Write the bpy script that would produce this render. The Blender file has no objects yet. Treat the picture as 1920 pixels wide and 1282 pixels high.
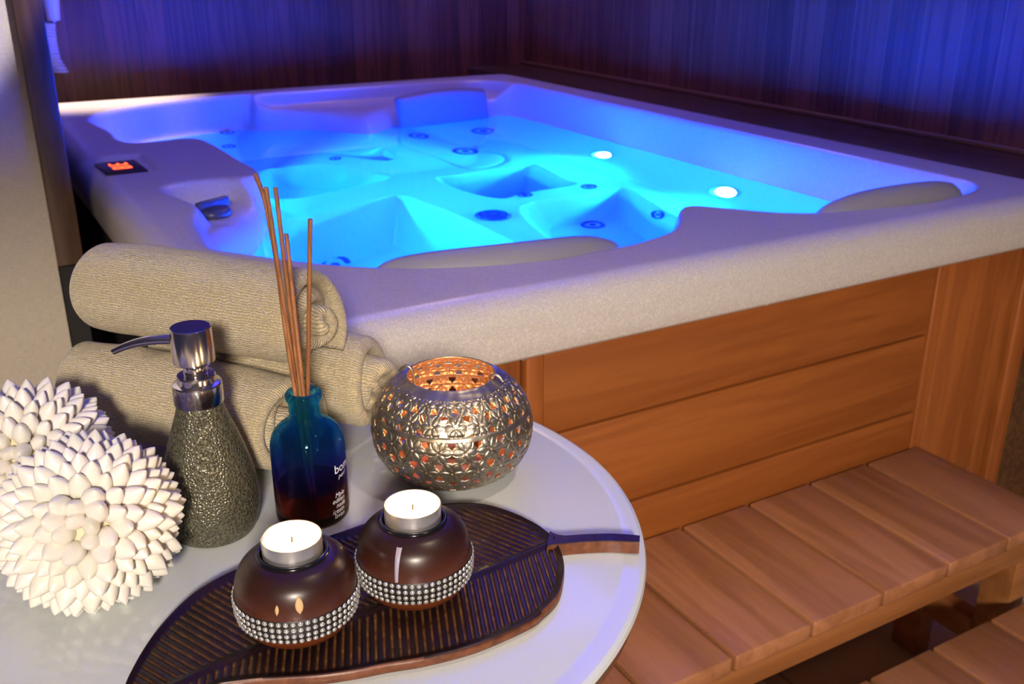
import bpy, bmesh, math, random
import numpy as np
from mathutils import Vector, Matrix
random.seed(7); rng = np.random.default_rng(7)
SC = bpy.context.scene
COL = SC.collection
PI = math.pi

# ------------------------------------------------------------------ materials
def new_mat(name):
    m = bpy.data.materials.new(name); m.use_nodes = True
    nt = m.node_tree
    for n in list(nt.nodes): nt.nodes.remove(n)
    out = nt.nodes.new('ShaderNodeOutputMaterial')
    return m, nt, out
def N(nt, kind, **kw):
    n = nt.nodes.new(kind)
    for k, v in kw.items():
        if k.startswith('i_'):
            n.inputs[k[2:].replace('_', ' ')].default_value = v
        else: setattr(n, k, v)
    return n
def bsdf(nt, out, color=(.8,.8,.8), rough=.5, metal=0., **kw):
    p = nt.nodes.new('ShaderNodeBsdfPrincipled')
    p.inputs['Base Color'].default_value = (*color, 1)
    p.inputs['Roughness'].default_value = rough
    p.inputs['Metallic'].default_value = metal
    for k, v in kw.items(): p.inputs[k.replace('_', ' ')].default_value = v
    nt.links.new(p.outputs[0], out.inputs[0])
    return p
def math_n(nt, op, a, b=None, c=None):
    n = nt.nodes.new('ShaderNodeMath'); n.operation = op
    for i, v in enumerate((a, b, c)):
        if v is None: continue
        if isinstance(v, (int, float)): n.inputs[i].default_value = v
        else: nt.links.new(v, n.inputs[i])
    return n.outputs[0]
def mixc(nt, fac, a, b, blend='MIX'):
    n = nt.nodes.new('ShaderNodeMix'); n.data_type = 'RGBA'; n.blend_type = blend
    if isinstance(fac, (int, float)): n.inputs[0].default_value = fac
    else: nt.links.new(fac, n.inputs[0])
    for i, v in ((6, a), (7, b)):
        if isinstance(v, tuple): n.inputs[i].default_value = (*v, 1)
        else: nt.links.new(v, n.inputs[i])
    return n.outputs[2]
def ramp(nt, fac, stops):
    n = nt.nodes.new('ShaderNodeValToRGB')
    el = n.color_ramp.elements
    while len(el) < len(stops): el.new(.5)
    for e, (p, c) in zip(el, stops):
        e.position = p; e.color = (*c, 1) if len(c) == 3 else c
    nt.links.new(fac, n.inputs[0]); return n.outputs[0]
def coord(nt, scale=(1,1,1), kind='Object', rot=(0,0,0)):
    tc = nt.nodes.new('ShaderNodeTexCoord')
    mp = nt.nodes.new('ShaderNodeMapping'); mp.inputs['Scale'].default_value = scale
    mp.inputs['Rotation'].default_value = rot
    nt.links.new(tc.outputs[kind], mp.inputs[0]); return mp.outputs[0]
def noise(nt, vec, scale, detail=4., rough=.55, dist=0.):
    n = N(nt, 'ShaderNodeTexNoise'); n.inputs['Scale'].default_value = scale
    n.inputs['Detail'].default_value = detail; n.inputs['Roughness'].default_value = rough
    n.inputs['Distortion'].default_value = dist
    nt.links.new(vec, n.inputs['Vector']); return n.outputs['Fac']
def bump(nt, p, h, strength=.3, dist=.001):
    b = N(nt, 'ShaderNodeBump'); b.inputs['Strength'].default_value = strength
    b.inputs['Distance'].default_value = dist
    nt.links.new(h, b.inputs['Height']); nt.links.new(b.outputs[0], p.inputs['Normal'])
    return b

def mat_plain(name, color, rough=.5, metal=0., **kw):
    m, nt, out = new_mat(name); bsdf(nt, out, color, rough, metal, **kw); return m

def mat_wood(name, dark, light, stretch, rough=.45, ring=9., vary=None, coat=0.):
    """stretch: object-space scale, small along the grain"""
    m, nt, out = new_mat(name)
    p = bsdf(nt, out, light, rough)
    p.inputs['Coat Weight'].default_value = coat
    v = coord(nt, stretch)
    big = noise(nt, v, 1.2, 3, .5, .6)
    w = math_n(nt, 'SINE', math_n(nt, 'MULTIPLY', big, ring * 2 * PI))
    w = math_n(nt, 'MULTIPLY_ADD', w, .5, .5)
    fine = noise(nt, v, 9., 6, .65, .2)
    f = math_n(nt, 'ADD', math_n(nt, 'MULTIPLY', w, .38), math_n(nt, 'MULTIPLY', fine, .62))
    c = ramp(nt, f, [(.18, dark), (.75, light)])
    oi = N(nt, 'ShaderNodeObjectInfo')
    tone = math_n(nt, 'MULTIPLY_ADD', oi.outputs['Random'], .3, .85)
    if vary:
        hs = N(nt, 'ShaderNodeHueSaturation'); nt.links.new(c, hs.inputs['Color'])
        nt.links.new(tone, hs.inputs['Value']); c = hs.outputs[0]
    nt.links.new(c, p.inputs['Base Color'])
    bump(nt, p, fine, .15, .0006)
    return m

def mat_plank_wall(name, axis, width, dark, light, line, seed=0.):
    """vertical boards: axis 0/1 is the horizontal axis along the wall"""
    m, nt, out = new_mat(name)
    p = bsdf(nt, out, light, .38)
    tc = N(nt, 'ShaderNodeTexCoord'); sep = N(nt, 'ShaderNodeSeparateXYZ')
    nt.links.new(tc.outputs['Object'], sep.inputs[0])
    u = math_n(nt, 'DIVIDE', math_n(nt, 'ADD', sep.outputs[axis], seed), width)
    fl = math_n(nt, 'FLOOR', u); fr = math_n(nt, 'FRACT', u)
    wn = N(nt, 'ShaderNodeTexWhiteNoise', noise_dimensions='1D'); nt.links.new(fl, wn.inputs['W'])
    cb = N(nt, 'ShaderNodeCombineXYZ')
    nt.links.new(math_n(nt, 'MULTIPLY', fr, 1.6), cb.inputs[0])
    nt.links.new(math_n(nt, 'MULTIPLY', sep.outputs[2], .55), cb.inputs[2])
    nt.links.new(math_n(nt, 'MULTIPLY', wn.outputs[0], 37.), cb.inputs[1])
    v = cb.outputs[0]
    big = noise(nt, v, 1.6, 2, .5, .8)
    w = math_n(nt, 'MULTIPLY_ADD', math_n(nt, 'SINE', math_n(nt, 'MULTIPLY', big, 30.)), .5, .5)
    mp = N(nt, 'ShaderNodeMapping'); mp.inputs['Scale'].default_value = (7, 1, .8); nt.links.new(v, mp.inputs[0])
    fine = noise(nt, mp.outputs[0], 2.5, 6, .7)
    f = math_n(nt, 'ADD', math_n(nt, 'MULTIPLY', w, .46), math_n(nt, 'MULTIPLY_ADD', fine, .40, .22))
    c = ramp(nt, f, [(.15, dark), (.7, light)])
    tone = math_n(nt, 'MULTIPLY_ADD', wn.outputs[0], .55, .7)
    hs = N(nt, 'ShaderNodeHueSaturation'); nt.links.new(c, hs.inputs['Color']); nt.links.new(tone, hs.inputs['Value'])
    edge = math_n(nt, 'LESS_THAN', math_n(nt, 'MINIMUM', fr, math_n(nt, 'SUBTRACT', 1., fr)), .016)
    c = mixc(nt, edge, hs.outputs[0], line)
    nt.links.new(c, p.inputs['Base Color'])
    bump(nt, p, math_n(nt, 'SUBTRACT', f, edge), .2, .001)
    return m

def mat_acrylic(name):
    m, nt, out = new_mat(name)
    p = bsdf(nt, out, (.62,.57,.52), .33); p.inputs['Coat Weight'].default_value = .25; p.inputs['Coat Roughness'].default_value = .2
    v = coord(nt)
    n1 = noise(nt, v, 420, 3, .7)
    n2 = noise(nt, v, 9, 3, .5)
    c = ramp(nt, n1, [(.3, (.47,.43,.39)), (.55, (.60,.55,.50)), (.72, (.80,.75,.70))])
    c = mixc(nt, math_n(nt, 'MULTIPLY', n2, .25), c, (.52,.47,.43))
    nt.links.new(c, p.inputs['Base Color'])
    bump(nt, p, n1, .10, .0004)
    return m

def mat_terry(name, base, shade):
    """looped pile in fine wavy rows that run round the roll"""
    m, nt, out = new_mat(name)
    p = bsdf(nt, out, base, .95); p.inputs['Sheen Weight'].default_value = .35; p.inputs['Sheen Roughness'].default_value = .5
    uv = N(nt, 'ShaderNodeUVMap'); uv.uv_map = 'UVMap'
    wob = noise(nt, uv.outputs[0], 150, 2, .5)
    sep = N(nt, 'ShaderNodeSeparateXYZ'); nt.links.new(uv.outputs[0], sep.inputs[0])
    row = math_n(nt, 'ADD', math_n(nt, 'MULTIPLY', sep.outputs[1], 2 * PI / .0019), math_n(nt, 'MULTIPLY', wob, 11.))
    row = math_n(nt, 'MULTIPLY_ADD', math_n(nt, 'SINE', row), .5, .5)
    vo = N(nt, 'ShaderNodeTexVoronoi'); vo.inputs['Scale'].default_value = 640
    nt.links.new(uv.outputs[0], vo.inputs['Vector'])
    loop = math_n(nt, 'SUBTRACT', 1., vo.outputs['Distance'])
    patch = noise(nt, uv.outputs[0], 22, 2, .5)
    h = math_n(nt, 'ADD', math_n(nt, 'MULTIPLY', row, math_n(nt, 'MULTIPLY_ADD', patch, .9, .1)), math_n(nt, 'MULTIPLY', loop, .5))
    c = ramp(nt, h, [(.25, shade), (.75, base), (1., tuple(min(1, b * 1.12) for b in base))])
    nt.links.new(c, p.inputs['Base Color'])
    bump(nt, p, h, .9, .0016)
    return m

def mat_emit(name, color, strength):
    m, nt, out = new_mat(name)
    e = N(nt, 'ShaderNodeEmission'); e.inputs[0].default_value = (*color, 1); e.inputs[1].default_value = strength
    nt.links.new(e.outputs[0], out.inputs[0]); return m

M = {}
M['wall_wood_b'] = mat_plank_wall('back_wall_boards', 0, .105, (.055,.020,.009), (.22,.074,.028), (.06,.03,.02))
M['wall_wood_r'] = mat_plank_wall('right_wall_boards', 1, .105, (.055,.020,.009), (.22,.072,.028), (.30,.13,.05), .03)
M['ledge_wood'] = mat_wood('dark_ledge_wood', (.050,.024,.010), (.11,.05,.022), (14,1.4,14), .35, 7)
M['jamb_wood'] = mat_wood('dark_jamb_wood', (.045,.02,.01), (.10,.05,.028), (16,16,1.2), .4, 5)
M['cedar_h'] = mat_wood('cedar_boards', (.24,.066,.011), (.33,.098,.018), (1.0,14,14), .42, 4)
M['cedar_v'] = mat_wood('cedar_uprights', (.22,.060,.011), (.31,.092,.018), (14,14,1.0), .42, 5, True)
M['tread'] = mat_wood('step_treads', (.26,.10,.038), (.40,.17,.075), (12,1.0,12), .45, 3, True)
M['beam'] = mat_wood('step_beams', (.24,.085,.022), (.36,.14,.042), (1.0,14,14), .45, 3, True)
M['acrylic'] = mat_acrylic('pearl_acrylic')
M['black'] = mat_plain('black_plastic', (.012,.012,.014), .3)
M['black_gloss'] = mat_plain('black_ring', (.006,.006,.007), .15)
M['jet'] = mat_plain('jet_plastic', (.035,.04,.06), .22)
M['chrome'] = mat_plain('chrome', (.78,.78,.80), .12, 1.)
M['knob'] = mat_plain('knob_plastic', (.06,.065,.09), .3)
M['pillow'] = mat_plain('headrest_foam', (.30,.29,.31), .5)
M['lens'] = mat_emit('underwater_lens', (.05,.15,1.), 800.)
M['red_led'] = mat_emit('red_display', (1.,.06,.02), 5.)
M['white_plastic'] = mat_plain('white_plastic', (.75,.75,.78), .3)
M['black_void'] = mat_plain('gap_black', (.01,.008,.007), .7)  # black colour stands in for the dark gap beside the tub
M['chip'] = mat_plain('bare_wood_chip', (.62,.40,.19), .6)
M['wick'] = mat_plain('wick', (.03,.02,.015), .9)
M['flame'] = mat_emit('flame', (1.,.62,.25), 60.)
M['text'] = mat_plain('printed_white', (.85,.85,.85), .5)

def mk():
    # water
    m, nt, out = new_mat('pool_water')
    g = N(nt, 'ShaderNodeBsdfGlass'); g.inputs['IOR'].default_value = 1.33; g.inputs['Roughness'].default_value = 0.
    g.inputs['Color'].default_value = (.52,.90,1,1)
    nt.links.new(g.outputs[0], out.inputs[0]); M['water'] = m
    # painted beige wall, woven wallpaper
    m, nt, out = new_mat('woven_wallpaper'); p = bsdf(nt, out, (.5,.43,.32), .85)
    v = coord(nt, (1,1,1)); n1 = noise(nt, coord(nt, (60,60,700)), 1, 3); n2 = noise(nt, coord(nt, (700,700,60)), 1, 3)
    f = math_n(nt, 'MULTIPLY_ADD', n1, .5, math_n(nt, 'MULTIPLY', n2, .5))
    nt.links.new(ramp(nt, f, [(.35, (.41,.35,.26)), (.65, (.54,.47,.36))]), p.inputs['Base Color']); bump(nt, p, f, .3, .001)
    M['paper'] = m
    # floor tiles
    m, nt, out = new_mat('beige_floor_tiles'); p = bsdf(nt, out, (.45,.38,.29), .4)
    b = N(nt, 'ShaderNodeTexBrick'); b.offset = 0.; b.inputs['Scale'].default_value = 1.
    b.inputs['Color1'].default_value = (.46,.39,.30,1); b.inputs['Color2'].default_value = (.42,.355,.27,1); b.inputs['Mortar'].default_value = (.25,.21,.17,1)
    b.inputs['Mortar Size'].default_value = .004; b.inputs['Brick Width'].default_value = .6; b.inputs['Row Height'].default_value = .6
    nt.links.new(coord(nt), b.inputs['Vector']); nt.links.new(b.outputs[0], p.inputs['Base Color']); M['floor'] = m
    # frosted white glass top
    m, nt, out = new_mat('frosted_white_glass'); p = bsdf(nt, out, (.61,.65,.645), .16)
    p.inputs['Coat Weight'].default_value = .5; p.inputs['Coat Roughness'].default_value = .06
    M['table_glass'] = m
    M['table_edge'] = mat_plain('polished_glass_edge', (.72,.76,.78), .08, 0., Coat_Weight=.6)
    M['table_metal'] = mat_plain('copper_rim_metal', (.55,.33,.22), .3, 1.)
    M['steel'] = mat_plain('brushed_steel', (.55,.55,.56), .3, 1.)
    M['towel'] = mat_terry('terry_cream', (.63,.535,.345), (.39,.315,.175))
    # hammered soap bottle
    m, nt, out = new_mat('pitted_bronze_glass'); p = bsdf(nt, out, (.13,.12,.08), .24, .35)
    v = coord(nt); vo = N(nt, 'ShaderNodeTexVoronoi'); vo.inputs['Scale'].default_value = 560.; nt.links.new(v, vo.inputs['Vector'])
    d = math_n(nt, 'SMOOTH_MIN', vo.outputs['Distance'], .8, .1)
    nt.links.new(ramp(nt, d, [(.05, (.022,.020,.012)), (.35, (.085,.080,.050)), (.7, (.15,.145,.10))]), p.inputs['Base Color'])
    bump(nt, p, d, .9, .0010); M['soap'] = m
    M['pump'] = mat_plain('satin_pump_metal', (.62,.58,.57), .17, 1.)
    # bottle glass
    m, nt, out = new_mat('blue_bottle_glass'); g = N(nt, 'ShaderNodeBsdfGlass'); g.inputs['IOR'].default_value = 1.3
    g.inputs['Roughness'].default_value = 0.
    tc = N(nt, 'ShaderNodeTexCoord'); sp = N(nt, 'ShaderNodeSeparateXYZ'); nt.links.new(tc.outputs['Object'], sp.inputs[0])
    c = ramp(nt, math_n(nt, 'DIVIDE', sp.outputs[2], .108), [(.0, (.88,.66,.50)), (.22, (.78,.54,.50)), (.32, (.50,.38,.66)), (.46, (.38,.46,.90)), (.66, (.32,.72,.93)), (1., (.30,.78,.93))])
    nt.links.new(c, g.inputs['Color'])
    gl = N(nt, 'ShaderNodeBsdfTranslucent'); nt.links.new(mixc(nt, .35, c, (0,.05,.25)), gl.inputs[0])
    mx = N(nt, 'ShaderNodeMixShader'); mx.inputs[0].default_value = .16
    nt.links.new(g.outputs[0], mx.inputs[1]); nt.links.new(gl.outputs[0], mx.inputs[2])
    nt.links.new(mx.outputs[0], out.inputs[0]); M['bottle'] = m
    m, nt, out = new_mat('amber_liquid'); g = N(nt, 'ShaderNodeBsdfGlass'); g.inputs['IOR'].default_value = 1.33
    g.inputs['Color'].default_value = (.75,.36,.16,1); nt.links.new(g.outputs[0], out.inputs[0]); M['liquid'] = m
    M['reed'] = mat_wood('rattan_reed', (.18,.065,.022), (.36,.15,.052), (300,300,6), .6, 2)
    # lantern metal
    m, nt, out = new_mat('antique_silver'); p = bsdf(nt, out, (.42,.37,.28), .38, .92)
    n1 = noise(nt, coord(nt), 60, 5, .6)
    nt.links.new(ramp(nt, n1, [(.3, (.30,.26,.19)), (.7, (.50,.45,.36))]), p.inputs['Base Color']); bump(nt, p, noise(nt, coord(nt), 140, 3), .25, .0006)
    M['lantern'] = m
    m, nt, out = new_mat('copper_inside'); p = bsdf(nt, out, (.62,.34,.20), .4, .8); M['copper'] = m
    # leaf tray
    m, nt, out = new_mat('dark_carved_wood'); p = bsdf(nt, out, (.05,.02,.02), .36); p.inputs['Specular IOR Level'].default_value = .32
    at = N(nt, 'ShaderNodeAttribute'); at.attribute_name = 'wear'
    n1 = noise(nt, coord(nt), 130, 4, .65); n2 = noise(nt, coord(nt), 25, 3)
    base = ramp(nt, n2, [(.3, (.008,.0035,.006)), (.7, (.020,.008,.009))])
    gold = ramp(nt, n1, [(.35, (.07,.026,.010)), (.6, (.20,.085,.025)), (.75, (.34,.19,.05))])
    sx = N(nt, 'ShaderNodeSeparateXYZ'); nt.links.new(at.outputs['Color'], sx.inputs[0])
    c = mixc(nt, sx.outputs[0], base, gold)
    c = mixc(nt, sx.outputs[1], c, ramp(nt, n1, [(.3, (.10,.030,.014)), (.7, (.21,.078,.036))]))
    nt.links.new(c, p.inputs['Base Color']); bump(nt, p, n1, .3, .0006); M['leaf'] = m
    # leather-brown lacquer holders
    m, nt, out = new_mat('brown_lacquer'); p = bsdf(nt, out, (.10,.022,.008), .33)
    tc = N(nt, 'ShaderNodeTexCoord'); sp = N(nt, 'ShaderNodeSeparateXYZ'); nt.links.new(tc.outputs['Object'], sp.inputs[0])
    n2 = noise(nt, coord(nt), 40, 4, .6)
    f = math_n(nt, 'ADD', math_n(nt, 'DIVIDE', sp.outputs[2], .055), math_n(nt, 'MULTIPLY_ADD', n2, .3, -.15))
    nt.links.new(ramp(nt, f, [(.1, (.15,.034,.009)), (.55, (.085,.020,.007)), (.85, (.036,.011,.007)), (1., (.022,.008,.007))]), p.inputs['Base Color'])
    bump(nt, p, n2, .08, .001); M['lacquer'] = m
    M['band'] = mat_plain('black_band', (.012,.010,.009), .4)
    M['stone'] = mat_plain('rhinestone', (.92,.90,.86), .10, .75)
    M['alu'] = mat_plain('tealight_aluminium', (.74,.72,.72), .33, .9)
    m, nt, out = new_mat('candle_wax'); p = bsdf(nt, out, (.93,.80,.54), .35)
    p.inputs['Subsurface Weight'].default_value = .5; p.inputs['Subsurface Radius'].default_value = (.006,.0035,.0015)
    M['wax'] = m
    # shells
    m, nt, out = new_mat('white_shell'); p = bsdf(nt, out, (.86,.80,.68), .33)
    p.inputs['Subsurface Weight'].default_value = .25; p.inputs['Subsurface Radius'].default_value = (.004,.003,.002)
    oi = N(nt, 'ShaderNodeObjectInfo')
    nt.links.new(ramp(nt, oi.outputs['Random'], [(0., (.77,.74,.64)), (.5, (.81,.78,.70)), (1., (.84,.77,.72))]), p.inputs['Base Color'])
    M['shell'] = m
    M['shell_core'] = mat_plain('shell_core', (.66,.58,.38), .6)
mk()

# ------------------------------------------------------------------ mesh helpers
def link(o, parent=None):
    COL.objects.link(o)
    if parent is not None: o.parent = parent
    return o
def mesh(name, verts, faces, mats, parent=None, smooth=True, loc=None, fmat=None, uv=None, angle=None):
    me = bpy.data.meshes.new(name)
    me.from_pydata([tuple(v) for v in verts], [], [tuple(int(i) for i in f) for f in faces])
    if not isinstance(mats, (list, tuple)): mats = [mats]
    for m in mats: me.materials.append(m)
    if fmat is not None: me.polygons.foreach_set('material_index', np.asarray(fmat, dtype=np.int32))
    if smooth: me.polygons.foreach_set('use_smooth', np.ones(len(me.polygons), dtype=bool))
    if uv is not None:
        lay = me.uv_layers.new(name='UVMap'); lay.data.foreach_set('uv', np.asarray(uv, dtype=np.float32).ravel())
    me.update()
    if smooth and angle is not None:
        try: me.set_sharp_from_angle(angle=math.radians(angle))
        except Exception: pass
    o = bpy.data.objects.new(name, me)
    if loc is not None: o.location = loc
    return link(o, parent)
def bmobj(name, bm, mat, parent=None, smooth=False, loc=None, angle=35):
    me = bpy.data.meshes.new(name)
    bm.normal_update(); bm.to_mesh(me); bm.free()
    for m in (mat if isinstance(mat, (list, tuple)) else [mat]): me.materials.append(m)
    if smooth:
        me.polygons.foreach_set('use_smooth', np.ones(len(me.polygons), dtype=bool))
        me.set_sharp_from_angle(angle=math.radians(angle))
    o = bpy.data.objects.new(name, me)
    if loc is not None: o.location = loc
    return link(o, parent)
def bm_box(bm, lo, hi, bev=0., seg=2):
    t = bmesh.new()
    bmesh.ops.create_cube(t, size=1)
    for v in t.verts:
        v.co = Vector([(lo[i] + hi[i]) / 2 + v.co[i] * (hi[i] - lo[i]) for i in range(3)])
    if bev > 0: bmesh.ops.bevel(t, geom=list(t.edges), offset=bev, segments=seg, affect='EDGES', profile=.5)
    me = bpy.data.meshes.new('tmp'); t.to_mesh(me); t.free(); bm.from_mesh(me); bpy.data.meshes.remove(me)
def box(name, lo, hi, mat, parent=None, bev=.002, loc=None):
    bm = bmesh.new(); bm_box(bm, lo, hi, bev)
    return bmobj(name, bm, mat, parent, True, loc, 50)
def boxes(name, lst, mat, parent=None, bev=.002, loc=None):
    bm = bmesh.new()
    for lo, hi in lst: bm_box(bm, lo, hi, bev)
    return bmobj(name, bm, mat, parent, True, loc, 50)
def smooth_profile(pts, n=6):
    """Catmull-Rom through (r,z) points"""
    P = [pts[0]] + list(pts) + [pts[-1]]; out = []
    for i in range(1, len(P) - 2):
        p0, p1, p2, p3 = (np.array(P[k], float) for k in (i - 1, i, i + 1, i + 2))
        for j in range(n):
            t = j / n
            out.append(.5 * ((2 * p1) + (-p0 + p2) * t + (2 * p0 - 5 * p1 + 4 * p2 - p3) * t * t + (-p0 + 3 * p1 - 3 * p2 + p3) * t ** 3))
    out.append(np.array(P[-2], float)); return out
def lathe(name, prof, mat, parent=None, n=64, loc=None, angle=40, axis_rot=None):
    vs, fs = [], []; k = len(prof)
    for i in range(n):
        a = 2 * PI * i / n; c, s = math.cos(a), math.sin(a)
        for r, z in prof: vs.append((max(r, 1e-6) * c, max(r, 1e-6) * s, z))
    for i in range(n):
        j = (i + 1) % n
        for q in range(k - 1): fs.append((i * k + q, j * k + q, j * k + q + 1, i * k + q + 1))
    o = mesh(name, vs, fs, mat, parent, True, loc)
    bm = bmesh.new(); bm.from_mesh(o.data); bmesh.ops.remove_doubles(bm, verts=bm.verts, dist=1e-5)
    bmesh.ops.recalc_face_normals(bm, faces=bm.faces); bm.to_mesh(o.data); bm.free()
    o.data.set_sharp_from_angle(angle=math.radians(angle))
    if axis_rot is not None: o.rotation_euler = axis_rot
    return o
def tube_geo(path, rad, n=12, caps=True):
    P = [np.array(p, float) for p in path]; m = len(P)
    rr = rad if hasattr(rad, '__len__') else [rad] * m
    vs, fs = [], []; up = None
    for i in range(m):
        t = P[min(i + 1, m - 1)] - P[max(i - 1, 0)]; t /= np.linalg.norm(t)
        if up is None:
            up = np.array([0, 0, 1.]) if abs(t[2]) < .9 else np.array([1., 0, 0])
        a = np.cross(t, up); a /= np.linalg.norm(a); b = np.cross(a, t); up = b
        for k in range(n):
            w = 2 * PI * k / n; vs.append(P[i] + rr[i] * (a * math.cos(w) + b * math.sin(w)))
    for i in range(m - 1):
        for k in range(n):
            k2 = (k + 1) % n; fs.append((i * n + k, i * n + k2, (i + 1) * n + k2, (i + 1) * n + k))
    if caps: fs.append(tuple(range(n))[::-1]); fs.append(tuple((m - 1) * n + k for k in range(n)))
    return vs, fs
def tube(name, path, rad, mat, parent=None, n=12, loc=None):
    v, f = tube_geo(path, rad, n); return mesh(name, v, f, mat, parent, True, loc, angle=50)
def catmull(pts, n=10, closed=False):
    P = [np.array(p, float) for p in pts]; k = len(P); out = []
    rngi = range(k) if closed else range(k - 1)
    for i in rngi:
        if closed: p0, p1, p2, p3 = P[(i - 1) % k], P[i], P[(i + 1) % k], P[(i + 2) % k]
        else: p0, p1, p2, p3 = P[max(i - 1, 0)], P[i], P[i + 1], P[min(i + 2, k - 1)]
        for j in range(n):
            t = j / n
            out.append(.5 * ((2 * p1) + (-p0 + p2) * t + (2 * p0 - 5 * p1 + 4 * p2 - p3) * t * t + (-p0 + 3 * p1 - 3 * p2 + p3) * t ** 3))
    if not closed: out.append(P[-1])
    return np.array(out)
def empty(name, loc, label, cat, group=None, rz=0.):
    o = bpy.data.objects.new(name, None); o.empty_display_size = .05; o.location = loc; o.rotation_euler.z = rz
    COL.objects.link(o); tag(o, label, cat, group); return o
def tag(o, label, cat, group=None, kind=None):
    o['label'] = label; o['category'] = cat
    if group: o['group'] = group
    if kind: o['kind'] = kind
    return o
def struct(o, label=None, cat=None):
    o['kind'] = 'structure'
    if label: o['label'] = label
    if cat: o['category'] = cat
    return o

# ------------------------------------------------------------------ room
struct(box('floor', (-2.2,-1.6,-.06), (2.4,3.7,0), M['floor'], None, 0), 'beige tiled floor under the tub and table', 'floor')
struct(box('ceiling', (-2.2,-1.6,2.5), (2.2,3.7,2.56), mat_plain('pale_ceiling', (.40,.36,.31), .7), None, 0), 'plain pale ceiling', 'ceiling')
struct(box('wall_back', (.0,3.5,0), (2.14,3.6,2.5), M['wall_wood_b'], None, 0), 'dark vertical wood boards behind the hot tub', 'wall')
struct(box('wall_right', (2.08,.2,0), (2.18,3.5,2.5), M['wall_wood_r'], None, 0), 'vertical wood boards along the right of the hot tub', 'wall')
struct(box('wall_left', (-2.2,1.9,0), (.150,2.0,2.5), M['paper'], None, 0), 'pale woven wallpaper wall at the left edge', 'wall')
struct(boxes('trim_1', [((.150,1.885,.747), (.194,2.04,2.6))], M['jamb_wood'], None, .002), 'dark wooden door jamb between the pale wall and the tub', 'jamb')
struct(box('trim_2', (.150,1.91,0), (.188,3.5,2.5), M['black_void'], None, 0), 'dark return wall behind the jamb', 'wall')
struct(box('trim_3', (1.822,1.12,0), (2.08,3.5,.856), M['ledge_wood'], None, .004), 'dark wooden ledge between the tub rim and the right wall', 'ledge')
struct(box('trim_4', (2.062,1.0,.856), (2.08,3.5,.868), mat_plain('orange_bead', (.22,.09,.035), .4), None, .002), 'thin bead where the right wall meets the ledge', 'trim')

# ------------------------------------------------------------------ hot tub
RIM = .870; WAT = .770; XL, XR, YF, YB = .243, 1.812, 1.018, 3.175
RIMC = [(.355,2.70),(.352,2.80),(.40,2.90),(.52,3.00),(.68,3.055),(.95,3.07),(1.25,3.065),(1.50,3.06),(1.62,3.03),(1.675,2.96),(1.688,2.80),(1.685,2.4),(1.68,1.9),
 (1.678,1.45),(1.676,1.25),(1.668,1.165),(1.61,1.122),(1.50,1.104),(1.42,1.11),(1.32,1.128),(1.25,1.148),(1.19,1.188),(1.14,1.25),(1.10,1.292),(1.062,1.275),(1.02,1.225),(.97,1.18),
 (.90,1.155),(.835,1.146),(.72,1.142),(.62,1.165),(.528,1.207),(.462,1.259),(.41,1.315),(.365,1.375),(.322,1.44),(.316,1.50),(.333,1.62),(.362,1.71),(.352,1.79),(.338,1.86),(.37,1.905),
 (.45,1.912),(.515,1.895),(.541,1.94),(.542,2.10),(.540,2.26),(.532,2.36),(.50,2.392),(.44,2.382),(.385,2.392),(.365,2.46),(.368,2.58)]
WATC = [(.395,2.70),(.40,2.80),(.44,2.90),(.55,2.985),(.70,3.03),(.80,3.045),(.85,3.00),(.93,2.97),(1.0,2.93),(1.055,2.86),(1.095,2.792),(1.13,2.775),(1.20,2.84),(1.28,2.885),(1.45,2.895),(1.58,2.898),(1.64,2.87),
 (1.662,2.76),(1.66,2.3),(1.655,1.9),(1.655,1.45),(1.652,1.27),(1.64,1.19),(1.59,1.150),(1.50,1.130),(1.42,1.135),(1.33,1.152),(1.265,1.172),(1.21,1.205),(1.165,1.262),(1.10,1.325),(1.04,1.29),(1.0,1.245),(.955,1.205),
 (.89,1.18),(.83,1.170),(.72,1.166),(.63,1.188),(.543,1.228),(.480,1.277),(.43,1.33),(.39,1.39),(.372,1.45),(.382,1.53),(.405,1.61),(.450,1.70),(.500,1.79),(.535,1.86),(.562,1.94),(.564,2.10),(.562,2.27),(.555,2.385),(.51,2.42),(.45,2.41),(.41,2.42),(.393,2.49),(.40,2.58)]
POOLS = [([(.47,1.93),(.614,2.091),(.736,2.158),(.891,2.215),(.969,2.225),(.986,2.145),(1.006,1.987),(1.013,1.801),(1.02,1.62),(.99,1.42),(.72,1.38),(.56,1.45),(.47,1.65)], .30, .085),
 ([(.647,2.276),(.66,2.40),(.709,2.547),(.771,2.64),(.895,2.612),(.966,2.533),(1.022,2.403),(.854,2.332),(.73,2.292)], .18, .075),
 ([(1.115,2.338),(1.189,2.345),(1.394,2.357),(1.429,2.329),(1.406,2.159),(1.404,2.093),(1.238,2.08),(1.161,2.064),(1.116,2.174)], .26, .07),
 ([(1.168,1.986),(1.37,2.005),(1.488,2.016),(1.469,1.887),(1.435,1.751),(1.41,1.55),(1.34,1.42),(1.16,1.42),(1.06,1.58),(1.082,1.717)], .16, .07),
 ([(.93,2.72),(1.03,2.64),(1.11,2.655),(1.10,2.55),(1.03,2.57)], .05, .03)]
GROOVE = [(1.19,2.74),(1.168,2.68),(1.185,2.61),(1.21,2.545),(1.225,2.47),(1.245,2.40),(1.30,2.385),(1.375,2.42),(1.40,2.48),(1.385,2.56)]
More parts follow.
